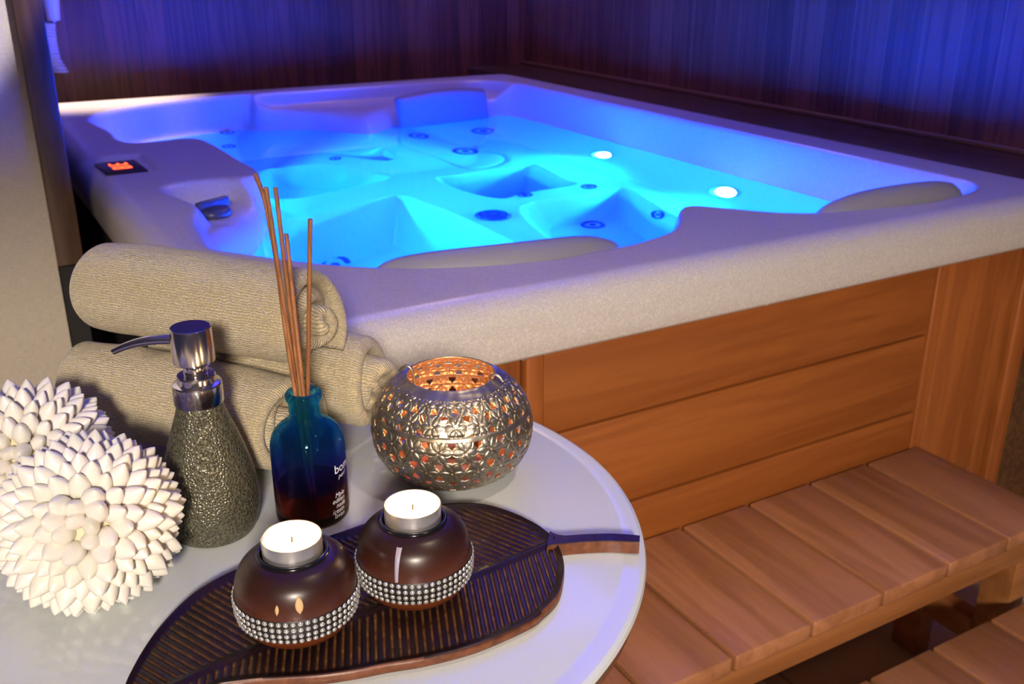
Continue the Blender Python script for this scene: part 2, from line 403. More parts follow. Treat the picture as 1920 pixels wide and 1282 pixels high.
def poly_sd(X, Y, poly):
    """signed distance, positive inside"""
    P = np.asarray(poly); n = len(P)
    d2 = np.full(X.shape, 1e9); ins = np.zeros(X.shape, bool)
    for i in range(n):
        a, b = P[i], P[(i + 1) % n]; e = b - a
        wx, wy = X - a[0], Y - a[1]
        t = np.clip((wx * e[0] + wy * e[1]) / (e @ e), 0, 1)
        d2 = np.minimum(d2, (wx - e[0] * t) ** 2 + (wy - e[1] * t) ** 2)
        if a[1] != b[1]:
            c = ((a[1] > Y) != (b[1] > Y)) & (X < (b[0] - a[0]) * (Y - a[1]) / (b[1] - a[1]) + a[0]); ins ^= c
    d = np.sqrt(d2); return np.where(ins, d, -d)
def line_d(X, Y, P):
    d2 = np.full(X.shape, 1e9)
    for a, b in zip(P[:-1], P[1:]):
        e = b - a; wx, wy = X - a[0], Y - a[1]
        t = np.clip((wx * e[0] + wy * e[1]) / (e @ e), 0, 1)
        d2 = np.minimum(d2, (wx - e[0] * t) ** 2 + (wy - e[1] * t) ** 2)
    return np.sqrt(d2)
def sst(x): x = np.clip(x, 0, 1); return x * x * (3 - 2 * x)
RIMS = catmull(RIMC, 5, True); WATS = catmull(WATC, 5, True)
POOLS = [(catmull(p, 4, True), d, w) for p, d, w in POOLS]; GRV = catmull(GROOVE, 5)
def tub_z(X, Y):
    d1 = poly_sd(X, Y, RIMS); d2 = poly_sd(X, Y, WATS)
    z = np.full(X.shape, RIM)
    # rounded lip outside edge of the basin
    z = np.where((d1 > -.012) & (d1 <= 0), RIM - .0025 * ((d1 + .012) / .012) ** 2, z)
    gap = np.clip(d1, 0, 9) - np.minimum(d2, 0)
    wide = sst((gap - .045) / .05)
    t = np.where(gap > 1e-6, np.clip(d1 / np.maximum(gap, 1e-6), 0, 1), 0)
    dropA = .040 * wide; pw = 1 + 6 * wide
    zm = RIM - .0025 - dropA * sst(d1 / .028) - (RIM - .0025 - WAT - dropA) * t ** pw
    z = np.where(d1 > 0, zm, z)
    w = .15 + .32 * sst((Y - 2.15) / .45)
    tt = np.clip(d2 / w, 0, 1)
    zi = WAT - .215 * (1 - (1 - tt) ** 2.0)
    for P, dep, ww in POOLS:
        zi = zi - dep * sst(poly_sd(X, Y, P) / ww)
    zi = zi - .008 * np.exp(-(line_d(X, Y, GRV) / .007) ** 2)
    z = np.where(d2 > 0, zi, z)
    # control panel facet
    u = poly_sd(X, Y, np.array([(.215,2.255),(.385,2.255),(.385,2.035),(.215,2.035)]))
    z = np.where(d1 <= 0, z - .010 * sst(u / .02), z)
    return z
def tub_top(X, Y):
    z = tub_z(X, Y); r = .040
    rc = .085
    qx = np.abs(X - (XL + XR) / 2) - ((XR - XL) / 2 - rc); qy = np.abs(Y - (YF + YB) / 2) - ((YB - YF) / 2 - rc)
    d = rc - (np.hypot(np.maximum(qx, 0), np.maximum(qy, 0)) + np.minimum(np.maximum(qx, qy), 0))
    dd = np.clip(d, 0, r)
    return z - (r - np.sqrt(np.maximum(r * r - (r - dd) ** 2, 0)))
def tub_normal(x, y, e=.006):
    g = lambda a, b: float(tub_z(np.array([a]), np.array([b]))[0])
    n = Vector((-(g(x + e, y) - g(x - e, y)) / (2 * e), -(g(x, y + e) - g(x, y - e)) / (2 * e), 1)); n.normalize()
    return Vector((x, y, g(x, y))), n
hot_tub = empty('hot_tub', (1.03,2.1,0), 'pearl-white square hot tub glowing blue inside a cedar cabinet', 'hot tub')
O = Vector((1.03,2.1,0))
def T(vs): return [(v[0] - O.x, v[1] - O.y, v[2] - O.z) for v in vs]
def build_shell():
    st = .0042
    e = .04 * (1 - np.cos(np.linspace(0, PI / 2, 9)))            # dense samples round the outer lip
    xs = np.concatenate([XL + e, np.arange(XL + .044, XR - .042, st), XR - e[::-1]])
    ys = np.concatenate([YF + e, np.arange(YF + .044, YB - .042, st), YB - e[::-1]])
    X, Y = np.meshgrid(xs, ys, indexing='ij')
    rc = .085
    cx = np.clip(X, XL + rc, XR - rc); cy = np.clip(Y, YF + rc, YB - rc)
    dx, dy = X - cx, Y - cy; r = np.hypot(dx, dy); f = np.where(r > rc, rc / np.maximum(r, 1e-9), 1)
    X, Y = cx + dx * f, cy + dy * f
    Z = tub_top(X, Y)
    nx, ny = X.shape
    V = np.stack([X - O.x, Y - O.y, Z], -1).reshape(-1, 3)
    idx = np.arange(nx * ny).reshape(nx, ny)
    F = np.stack([idx[:-1, :-1], idx[1:, :-1], idx[1:, 1:], idx[:-1, 1:]], -1).reshape(-1, 4)
    loop = np.concatenate([idx[:, 0], idx[-1, 1:], idx[-2::-1, -1], idx[0, -2:0:-1]])
    B = V[loop]; m = len(loop); VV = [V]; FF = [F]; prev = loop; base = len(V)
    ctr = np.array([(XL + XR) / 2 - O.x, (YF + YB) / 2 - O.y])
    for zz, inset in ((.81, 0.), (.788, 0.), (.783, .003), (.782, .012), (.800, .030), (.800, .10)):
        R = B.copy(); dv = R[:, :2] - ctr; ln = np.abs(dv)
        R[:, 0] -= np.sign(dv[:, 0]) * np.minimum(inset, ln[:, 0]); R[:, 1] -= np.sign(dv[:, 1]) * np.minimum(inset, ln[:, 1]); R[:, 2] = zz
        cur = np.arange(base, base + m); base += m
        VV.append(R); nxt = np.roll(prev, -1), np.roll(cur, -1)
        FF.append(np.stack([prev, cur, nxt[1], nxt[0]], -1)); prev = cur
    V = np.concatenate(VV); F = np.concatenate(FF)
    me = bpy.data.meshes.new('basin_shell')
    me.vertices.add(len(V)); me.vertices.foreach_set('co', V.astype(np.float32).ravel())
    me.loops.add(F.size); me.loops.foreach_set('vertex_index', F.astype(np.int32).ravel())
    me.polygons.add(len(F)); me.polygons.foreach_set('loop_start', np.arange(0, F.size, 4, dtype=np.int32))
    me.polygons.foreach_set('loop_total', np.full(len(F), 4, dtype=np.int32))
    me.polygons.foreach_set('use_smooth', np.ones(len(F), dtype=bool))
    me.materials.append(M['acrylic']); me.update(calc_edges=True); me.validate()
    return link(bpy.data.objects.new('basin_shell', me), hot_tub)
build_shell()
# cabinet
cz0, cz1, cf = .0, .80, 1.08
boards = [(.03,.155),(.159,.313),(.317,.471),(.476,.625),(.629,.80)]
boxes('cabinet_panel', T_ := [((.675 - O.x, cf - O.y, a), (1.490 - O.x, cf + .02 - O.y, b)) for a, b in boards], M['cedar_h'], hot_tub, .0025)
for a, b in ((.645,.673), (1.492,1.520)):
    box('stile', (a - O.x, cf - .004 - O.y, .0), (b - O.x, cf + .02 - O.y, .80), M['cedar_v'], hot_tub, .003)
for a, b in ((.285,.640), (1.526,1.700)):
    box('corner_board', (a - O.x, cf + .004 - O.y, .0), (b - O.x, cf + .024 - O.y, .80), M['cedar_v'], hot_tub, .003)
for a, b in ((.262,.284), (1.704,1.752), (1.756,1.800)):
    box('corner_post', (a - O.x, cf + (0 if b < 1 or b > 1.78 else .012) - O.y, .0), (b - O.x, cf + .06 - O.y, .80), M['cedar_v'], hot_tub, .004)
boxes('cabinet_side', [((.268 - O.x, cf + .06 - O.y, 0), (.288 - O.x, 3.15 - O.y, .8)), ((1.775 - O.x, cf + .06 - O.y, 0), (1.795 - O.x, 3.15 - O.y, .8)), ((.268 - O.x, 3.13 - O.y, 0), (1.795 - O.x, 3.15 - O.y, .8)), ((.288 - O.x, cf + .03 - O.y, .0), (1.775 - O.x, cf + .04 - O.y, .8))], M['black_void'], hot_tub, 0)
# jets, lights, cover
def orient(o, n, spin=0.):
    o.rotation_euler = (n.to_track_quat('Z', 'Y') @ Matrix.Rotation(spin, 3, 'Z').to_quaternion()).to_euler()
def jet(x, y, r):
    p, n = tub_normal(x, y)
    prof = [(r * 1.02, -.006), (r * 1.02, .002), (r * .92, .0055), (r * .74, .005), (r * .68, .001), (r * .60, -.004), (r * .50, -.006), (r * .34, -.004), (r * .30, .003), (r * .18, .0045), (0, .0045)]
    o = lathe('jet', prof, M['jet'], hot_tub, 28); o.location = p - O + n * .001; orient(o, n, x * 9)
    for k in range(3):
        a = 2 * PI * k / 3 + x * 7
        b = bmesh.new(); bmesh.ops.create_uvsphere(b, u_segments=10, v_segments=6, radius=r * .085)
        g = bmobj('jet_stud', b, M['chrome'], o, True, (r * .80 * math.cos(a), r * .80 * math.sin(a), .006))
JETS = [(1.266, 2.758, 0.0357), (1.489, 2.758, 0.0404), (1.327, 2.569, 0.0394), (1.323, 1.906, 0.0289), (1.422, 1.784, 0.0254), (1.23, 2.067, 0.0201), (1.415, 2.06, 0.0208), (0.952, 2.629, 0.0165), (0.764, 3.027, 0.0224), (0.731, 2.897, 0.0202), (1.203, 1.723, 0.0361), (0.732, 2.072, 0.0451)]
for x, y, r in JETS: jet(x, y, r)
LENS = [(1.6, 2.261, 0.0254), (1.605, 1.761, 0.0321), (0.487, 1.745, 0.0270)]
for x, y, r in LENS + [(.585,2.30,.025)]:  # last light is unseen, added behind the side deck to brighten the water
    p, n = tub_normal(x, y)
    ring = lathe('underwater_light', [(r * 1.28, -.004), (r * 1.28, .003), (r * 1.12, .006), (r * 1.02, .004), (r * 1.0, -.002)], M['chrome'], hot_tub, 36)
    ring.location = p - O + n * .001; orient(ring, n)
    lathe('light_lens', [(r, .0), (r * .9, .004), (r * .6, .0065), (r * .3, .0075), (0, .008)], M['lens'], ring, 32)
for x, y, r in [(1.071, 1.941, 0.0424)]:
    p, n = tub_normal(x, y)
    o = lathe('suction_cover', [(r, -.004), (r, .006), (r * .93, .011), (r * .80, .013), (r * .78, .010), (r * .62, .011), (r * .6, .014), (r * .42, .015), (r * .40, .012), (r * .2, .013), (r * .18, .017), (0, .018)], M['jet'], hot_tub, 40)
    o.location = p - O + n * .001; orient(o, n)
for k, (x, y, r) in enumerate(LENS + [(.585,2.30,.025)]):                       # the LED behind each lens throws its beam across the basin, not up; the last LED is an added one
    p, n = tub_normal(x, y)
    d = Vector((n.x, n.y, 0)).normalized() + Vector((0, 0, (-.24, -.24, -.40, -.34)[k]))
    l = bpy.data.lights.new('pool_led', 'SPOT'); l.energy = (400., 400., 430., 560.)[k]; l.color = (.0002,.041,1.); l.spot_size = math.radians((152, 152, 122, 122)[k]); l.spot_blend = .5; l.shadow_soft_size = r * .8
    lo = bpy.data.objects.new('pool_led', l); lo.location = p + n * .02; lo.rotation_euler = d.to_track_quat('-Z', 'Y').to_euler(); COL.objects.link(lo)
# headrest pillow leaning on the back wall of the seat
def headrest():
    a, b = np.array([1.235,2.838]), np.array([1.580,2.893])
    ux = (b - a) / np.linalg.norm(b - a); nrm = np.array([ux[1], -ux[0]]); L = np.linalg.norm(b - a)
    vs, fs = [], []; nu, nv = 33, 17
    for side in (0, 1):
        for i in range(nu):
            for j in range(nv):
                u, v = 2 * i / (nu - 1) - 1, 2 * j / (nv - 1) - 1
                k = max(0., 1 - abs(u) ** 7) ** .35 * max(0., 1 - abs(v) ** 6) ** .4
                s = (.5 + .5 * u) * L
                zz = WAT - .012 + (v + 1) / 2 * (.112 - .014 * u * u)
                off = (.030 * k if side == 0 else -.022 * k) - (v + 1) / 2 * .022
                q = a + ux * (s * .985 + L * .0075) + nrm * (off + .004)
                vs.append((q[0] - O.x, q[1] - O.y, zz))
    h = nu * nv
    for side in (0, 1):
        for i in range(nu - 1):
            for j in range(nv - 1):
                f = (side * h + i * nv + j, side * h + (i + 1) * nv + j, side * h + (i + 1) * nv + j + 1, side * h + i * nv + j + 1)
                fs.append(f if side == 0 else f[::-1])
    o = mesh('headrest', vs, fs, M['pillow'], hot_tub)
    bm = bmesh.new(); bm.from_mesh(o.data); bmesh.ops.remove_doubles(bm, verts=bm.verts, dist=2e-4); bmesh.ops.recalc_face_normals(bm, faces=bm.faces); bm.to_mesh(o.data); bm.free()
    o['label'] = 'grey foam headrest'
headrest()
# near headrests seen edge-on over the front rim
def bolster(pts, h, w):
    P = catmull([(x, y, z) for x, y, z in pts], 8); n = len(P); m = 14; vs, fs = [], []
    for i, p in enumerate(P):
        t = P[min(i + 1, n - 1)] - P[max(i - 1, 0)]; t[2] = 0; t /= np.linalg.norm(t); s = np.array([-t[1], t[0], 0])
        k = max(.02, 1 - abs(2 * i / (n - 1) - 1) ** 4) ** .5
        for q in range(m):
            a = 2 * PI * q / m; vs.append(p - np.array([*O]) + s * math.cos(a) * w * k + np.array([0, 0, math.sin(a) * h * k]))
    for i in range(n - 1):
        for q in range(m):
            q2 = (q + 1) % m; fs.append((i * m + q, (i + 1) * m + q, (i + 1) * m + q2, i * m + q2))
    fs.append(tuple(range(m))); fs.append(tuple((n - 1) * m + q for q in range(m))[::-1])
    mesh('headrest', vs, fs, M['pillow'], hot_tub)['label'] = 'grey foam headrest'
bolster([(.50,1.262,.840),(.58,1.215,.846),(.70,1.180,.850),(.80,1.180,.846),(.88,1.192,.836)], .038, .028)
bolster([(1.27,1.172,.845),(1.36,1.152,.858),(1.46,1.134,.864),(1.55,1.134,.858),(1.61,1.15,.84)], .034, .024)
# control panel with red digits
cp = boxes('control_panel', [((-.040,-.062,0), (.040,.062,.004))], M['black'], hot_tub, .0015, Vector((.318,2.146,.8605)) - O)
cp.rotation_euler = (0, math.radians(0), math.radians(2))
def seg_digit(bm, ox, oy, on):
    w, h, t = .020, .036, .0042
    S = dict(a=((0,h-t),(w,h)), g=((0,h/2-t/2),(w,h/2+t/2)), d=((0,0),(w,t)), f=((0,h/2),(t,h)), e=((0,0),(t,h/2)), b=((w-t,h/2),(w,h)), c=((w-t,0),(w,h/2)))
    for k in on:
        (x0, y0), (x1, y1) = S[k]; bm_box(bm, (oy + y0 - .018, -(ox + x1), .004), (oy + y1 - .018, -(ox + x0), .0050))
dg = bmesh.new(); seg_digit(dg, -.034, 0, 'abgcd'); seg_digit(dg, .004, 0, 'abcdefg')
bmobj('display_digits', dg, M['red_led'], cp)['label'] = 'glowing red display digits'
# diverter knob in the side shelf
kb = lathe('diverter_knob', smooth_profile([(0.030,0),(.034,.003),(.034,.010),(.030,.014),(.026,.015)], 4) + [(.024,.015), (.020,.017), (0,.017)], M['knob'], hot_tub, 40, Vector((.410,1.795,.8275)) - O)
bm = bmesh.new(); bm_box(bm, (-.034,-.007,.012), (.040,.007,.030), .005, 3); bmobj('knob_grip', bm, M['knob'], kb, True).rotation_euler.z = .5
box('clip', (.634 - O.x, 1.070 - O.y, .757), (.642 - O.x, 1.079 - O.y, .766), M['chrome'], hot_tub, .001)
# water: a closed body that ends just inside the shell
def build_water():
    st = .012; xs = np.arange(.38, 1.70, st); ys = np.arange(1.10, 3.07, st)
    X, Y = np.meshgrid(xs, ys, indexing='ij'); d = poly_sd(X, Y, WATS)
    keep = d > -.016; nx, ny = X.shape; idx = -np.ones(X.shape, int); vs = []; fs = []
    # keep only the quads whose four corners are inside the widened contour
    q = keep[:-1, :-1] & keep[1:, :-1] & keep[1:, 1:] & keep[:-1, 1:]
    for i, j in zip(*np.nonzero(q)):
        f = []
        for a, b in ((i, j), (i + 1, j), (i + 1, j + 1), (i, j + 1)):
            if idx[a, b] < 0: idx[a, b] = len(vs); vs.append((xs[a], ys[b], WAT - .001))
            f.append(idx[a, b])
        fs.append(f)
    o = mesh('water', vs, fs, M['water']); tag(o, 'still clear water glowing blue inside the hot tub', 'water', None, 'stuff')
build_water()

# ------------------------------------------------------------------ steps
steps = empty('spa_steps', (1.01,.64,0), 'two-tier slatted cedar steps standing before the hot tub', 'steps')
S0 = Vector((1.01,.64,0)); pitch = .1436
for k in range(7):
    x1 = 1.513 - k * pitch
    box('tread', (x1 - pitch + .0035 - S0.x, .784 - S0.y, .374), (x1 - .0035 - S0.x, 1.074 - S0.y, .400), M['tread'], steps, .003)
for k in range(7):
    x1 = 1.513 - k * pitch
    box('tread', (x1 - pitch + .0035 - S0.x, .500 - S0.y, .216), (x1 - .0035 - S0.x, .788 - S0.y, .242), M['tread'], steps, .003)
xl, xr = 1.513 - 7 * pitch + .01, 1.508
for y0, y1, z0, z1 in ((.786,.812,.336,.3735), (1.03,1.056,.336,.3735), (.503,.528,.178,.2155), (.762,.783,.178,.2155)):
    box('beam', (xl - S0.x, y0 - S0.y, z0), (xr - S0.x, y1 - S0.y, z1), M['beam'], steps, .002)
for x0 in (xl + .005, xr - .045):
    for y0, y1, z1 in ((.813,.873,.3735), (.972,1.029,.3735), (.529,.585,.2155)):
        box('leg', (x0 - S0.x, y0 - S0.y, 0), (x0 + .04 - S0.x, y1 - S0.y, z1), M['beam'], steps, .002)
    box('side_rail', (x0 + .002 - S0.x, .586 - S0.y, .10), (x0 + .038 - S0.x, .812 - S0.y, .15), M['beam'], steps, .002)
    box('side_rail', (x0 + .002 - S0.x, .874 - S0.y, .10), (x0 + .038 - S0.x, .971 - S0.y, .15), M['beam'], steps, .002)
for x0 in (.98, 1.22):
    box('stringer', (x0 - S0.x, .813 - S0.y, .336), (x0 + .04 - S0.x, 1.029 - S0.y, .3735), M['beam'], steps, .002)
    box('stringer', (x0 - S0.x, .529 - S0.y, .178), (x0 + .04 - S0.x, .761 - S0.y, .2155), M['beam'], steps, .002)

# ------------------------------------------------------------------ table
TZ = .855; TC = (.1675,.669); TR = .2917
table = empty('round_table', (*TC, 0), 'round white glass table holding candles, towels and bottles', 'table')
lathe('table_top', [(0, TZ), (TR - .019, TZ), (TR - .0175, TZ - .0004), (TR - .016, TZ - .0002), (TR - .004, TZ - .0006), (TR - .001, TZ - .0022), (TR, TZ - .005), (TR - .001, TZ - .008), (TR - .004, TZ - .010), (0, TZ - .010)], M['table_glass'], table, 160, None, 25)
lathe('rim', [(TR - .030, TZ - .0105), (TR - .004, TZ - .0105), (TR - .003, TZ - .013), (TR - .004, TZ - .020), (TR - .012, TZ - .021), (TR - .030, TZ - .021)], M['table_metal'], table, 160, None, 30)['label'] = 'copper-coloured metal rim'
lathe('pedestal', [(0, TZ - .0105), (.09, TZ - .0105), (.09, TZ - .018), (.035, TZ - .03), (.028, TZ - .06), (.026, .10), (.034, .04), (.05, .025), (0, .025)], M['steel'], table, 48)
lathe('base', [(0, .0), (.200, .0), (.200, .008), (.190, .014), (.06, .026), (0, .026)], M['steel'], table, 64)

# ------------------------------------------------------------------ rolled towels
def towel(name, center, axis_ang, length, R, turns, seed, label, core=(.0, .0), flat=1., spin=0., loose=0.):
    """a spiral of folded terry extruded along the roll; local x is the roll's axis, near end at +x"""
    r_ = random.Random(seed)
    o = empty(name, center, label, 'towel', 'rolled cream towels on the table', axis_ang)
    nth = int(46 * turns); t0 = R * .16; th0 = spin
    cen, tans = [], []
    pitch_ = (R - t0) / turns
    half = pitch_ * .492
    L = []
    def rad(a):   # a in turns from outside 0..turns
        return R - half - pitch_ * a
    for i in range(nth + 1):
        a = turns * i / nth; th = th0 + 2 * PI * a
        rr = rad(a) * (1 + .05 * math.sin(3 * th * .37 + seed) * min(1, a))
        w = a / turns
        squash = 1 - loose * w
        L.append((rr * math.cos(th) * squash + core[0] * w, rr * math.sin(th) * (1 - .05 * w) + core[1] * w))
    P = np.array(L); tg = np.gradient(P, axis=0); tg /= np.linalg.norm(tg, axis=1)[:, None] + 1e-12
    nm = np.stack([-tg[:, 1], tg[:, 0]], 1)
    arc = np.concatenate([[0], np.cumsum(np.linalg.norm(np.diff(P, axis=0), axis=1))])
    # stadium cross-section of the strip: outward side then inward side
    nx = 60; xs = np.linspace(-1, 1, nx)
    prof = []   # thickness factor and x along roll, rounded at both folded edges
    hl = length / 2
    for s in xs:
        x = hl * math.sin(s * PI / 2) if False else hl * s
        prof.append(x)
    # refine the ends so that the fold is round
    ext = [hl - half * 1.05 + half * 1.05 * math.sin(k * PI / 2 / 8) for k in range(1, 9)]
    xin = list(np.linspace(-(hl - half * 1.05), hl - half * 1.05, 50))
    allx = [-e for e in ext[::-1]] + xin + ext
    fac = [math.sqrt(max(0., 1 - ((abs(x) - (hl - half * 1.05)) / (half * 1.05)) ** 2)) if abs(x) > hl - half * 1.05 else 1. for x in allx]
    nxx = len(allx); vs, fs, uvs = [], [], []
    for side in (1, -1):
        for ix in range(nxx):
            x = allx[ix]; f = max(fac[ix], .02)
            for i in range(nth + 1):
                a = turns * i / nth
                endr = min(1., min(i, nth - i) / 3.)
                hh = half * f * (.35 + .65 * math.sqrt(endr)) * side * (1 if side > 0 else .97)
                # each turn sits a little deeper or prouder than the last, and the roll sags
                dx = (.010 * math.sin(2.1 * a + seed) + .004 * math.sin(9 * a + seed * 3)) * (x / hl)
                wob = 1 + .022 * math.sin(7 * x / length + seed) * math.cos(2 * th0 + 2 * PI * a) + .010 * math.sin(23 * x / length + 5 * a)
                bulge = 1 - .05 * abs(x / hl) ** 3
                yy, zz = (P[i] - nm[i] * hh) * wob * bulge
                vs.append((x + dx, yy, zz * flat))
    W = nth + 1; half_n = nxx * W
    def vid(side, ix, i): return side * half_n + ix * W + i
    for side in (0, 1):
        for ix in range(nxx - 1):
            for i in range(nth):
                f = (vid(side, ix, i), vid(side, ix, i + 1), vid(side, ix + 1, i + 1), vid(side, ix + 1, i))
                u = ((allx[ix], arc[i]), (allx[ix], arc[i + 1]), (allx[ix + 1], arc[i + 1]), (allx[ix + 1], arc[i]))
                if side == 0: f = f[::-1]; u = u[::-1]
                fs.append(f); uvs += [(p + side * .37, q + side * .11) for p, q in u]
    for ix in (0, nxx - 1):
        for i in range(nth):
            f = (vid(0, ix, i), vid(0, ix, i + 1), vid(1, ix, i + 1), vid(1, ix, i))
            if ix: f = f[::-1]
            fs.append(f); uvs += [(allx[ix], arc[i])] * 4
    for i in (0, nth):
        for ix in range(nxx - 1):
            f = (vid(0, ix, i), vid(0, ix + 1, i), vid(1, ix + 1, i), vid(1, ix, i))
            fs.append(f if i == 0 else f[::-1]); uvs += [(allx[ix], arc[i])] * 4
    mesh(name, vs, fs, M['towel'], o, True, None, None, uvs).name = 'terry_roll'
    return o
AX = math.atan2(-.79, .61)
def tw(end, L): # centre from the near end
    return (end[0] - .61 * L / 2, end[1] + .79 * L / 2, end[2])
towel('rolled_towel', tw((.213,.739, TZ + .0492), .228), AX, .228, .0490, 3.1, 2, 'lower rolled cream towel directly behind the soap dispenser', (.001,-.002), 1., -1.0)
towel('rolled_towel', tw((.303,.772, TZ + .0528), .225), AX, .225, .0525, 2.6, 5, 'lower rolled cream towel beside the pierced metal lantern', (-.002,-.002), 1., -.9, .14)
towel('rolled_towel', tw((.2475,.756, TZ + .1330), .236), AX, .240, .0500, 3.0, 9, 'rolled cream towel lying on top of the other two', (.0,-.003), 1., -1.0, .2)

# ------------------------------------------------------------------ leaf tray
TOP = np.array([(.030,.505),(.038,.531),(.049,.552),(.066,.577),(.087,.598),(.105,.610),(.129,.619),(.162,.624),(.196,.627),(.218,.629),(.241,.631),(.268,.631),(.295,.627),(.318,.616),(.334,.598),(.3455,.566),(.3480,.538)])
BOT = np.array([(.030,.505),(.040,.497),(.063,.498),(.084,.503),(.092,.503),(.111,.496),(.141,.482),(.162,.475),(.183,.470),(.208,.463),(.240,.459),(.279,.462),(.294,.467),(.312,.477),(.328,.495),(.340,.514),(.3480,.538)])
MID = np.array([(.030,.505),(.057,.518),(.111,.528),(.198,.529),(.271,.530),(.3480,.538)])
def leaf_tray():
    o = empty('leaf_tray', (.19,.54,TZ), 'dark carved leaf-shaped wooden tray under the two candle holders', 'tray')
    o0 = np.array([.19,.54,TZ])
    nu, nv = 440, 110
    s = (1 - np.cos(np.linspace(.03, PI - .03, nu))) / 2 * .55 + np.linspace(0, 1, nu) * .45; s = (s - s[0]) / (s[-1] - s[0])
    xs = .0301 + s * (.3479 - .0301)
    def sm(A):
        C = catmull(A, 12); return np.interp(xs, C[:, 0], C[:, 1])
    yt, yb, ym = sm(TOP), sm(BOT), sm(MID)
    vs = np.zeros((nu, nv, 3)); wear = np.zeros((nu, nv, 2))
    v = np.linspace(-1, 1, nv)
    for i in range(nu):
        up = v >= 0
        y = np.where(up, ym[i] + v * (yt[i] - ym[i]), ym[i] + v * (ym[i] - yb[i]))
        dist = np.abs(y - ym[i]); ed = np.minimum(yt[i] - y, y - yb[i]); edx = min(xs[i] - .030, .348 - xs[i]); ed = np.minimum(ed, edx * 1.0 + .002)
        ph = (xs[i] + np.where(up, .42, .40) * dist) / .0056
        fr = np.abs((ph % 1) - .5) * 2                       # 0 at groove middle
        gr = (1 - sst((fr - .10) / .32)) * sst((dist - .004) / .003) * sst((ed - .007) / .004)
        rib = np.exp(-(dist / .0028) ** 2) * sst((xs[i] - .035) / .02)
        z = .0072 + .0030 * sst((.010 - ed) / .010) - .0016 * gr + .0014 * rib
        z = z - .003 * sst((.0016 - ed) / .0016)
        vs[i, :, 0] = xs[i]; vs[i, :, 1] = y; vs[i, :, 2] = z
        wear[i, :, 0] = gr * .9; wear[i, :, 1] = np.where(ed < .0012, 1., 0.)
    V = vs.reshape(-1, 3) - np.array([.19,.54,0]); idx = np.arange(nu * nv).reshape(nu, nv)
    F = np.stack([idx[:-1, :-1], idx[1:, :-1], idx[1:, 1:], idx[:-1, 1:]], -1).reshape(-1, 4)
    loop = np.concatenate([idx[:, 0], idx[-1, 1:], idx[-2::-1, -1], idx[0, -2:0:-1]])
    B = V[loop]; m = len(loop); n0 = len(V); R2 = B.copy(); R2[:, 2] = .0035; R3 = B * np.array([.97, .95, 1]); R3[:, 2] = .0003
    a1 = np.arange(n0, n0 + m); a2 = a1 + m
    F2 = np.concatenate([np.stack([p, q, np.roll(q, -1), np.roll(p, -1)], -1) for p, q in ((loop, a1), (a1, a2))])
    VV = np.concatenate([V, R2, R3]); FF = np.concatenate([F, F2])
    b = mesh('carved_leaf', VV, FF, M['leaf'], o)
    ca = b.data.color_attributes.new('wear', 'FLOAT_COLOR', 'POINT')
    cdat = np.zeros((len(VV), 4), np.float32); cdat[:, 3] = 1; cdat[:n0, 0] = wear[..., 0].ravel(); cdat[:n0, 1] = wear[..., 1].ravel(); cdat[n0:, 1] = 1
    ca.data.foreach_set('color', cdat.ravel())
    # stem
    P = catmull([(.343,.5395,.0065),(.352,.533,.0065),(.366,.527,.0066),(.385,.517,.0068),(.4015,.5045,.0070)], 6); vs, fs = [], []
    hw = np.interp(np.linspace(0, 1, len(P)), [0, .15, .3, .9, 1], [.012, .0075, .0058, .0056, .0050]); wr = []
    for i, p in enumerate(P):
        t = P[min(i + 1, len(P) - 1)] - P[max(i - 1, 0)]; t[2] = 0; t /= np.linalg.norm(t); sd = np.array([-t[1], t[0], 0])
        for q, z, w_ in ((-1, -.0060, 1), (-1, .0030, 1), (-.85, .0040, 0), (.85, .0040, 0), (1, .0030, 1), (1, -.0060, 1)):
            vs.append(p - np.array([.19,.54,0]) + sd * q * hw[i] + np.array([0, 0, z])); wr.append(w_)
    n = len(P)
    for i in range(n - 1):
        for k in range(6):
            k2 = (k + 1) % 6; fs.append((i * 6 + k, i * 6 + k2, (i + 1) * 6 + k2, (i + 1) * 6 + k))
    fs.append(tuple((n - 1) * 6 + k for k in range(6)))
    st = mesh('stem', vs, fs, M['leaf'], o, True, None, angle=30)
    bm = bmesh.new(); bm.from_mesh(st.data); bmesh.ops.recalc_face_normals(bm, faces=bm.faces); bm.to_mesh(st.data); bm.free()
    ca = st.data.color_attributes.new('wear', 'FLOAT_COLOR', 'POINT')
    cd = np.zeros((len(vs), 4), np.float32); cd[:, 3] = 1; cd[:, 1] = wr; ca.data.foreach_set('color', cd.ravel())
leaf_tray()

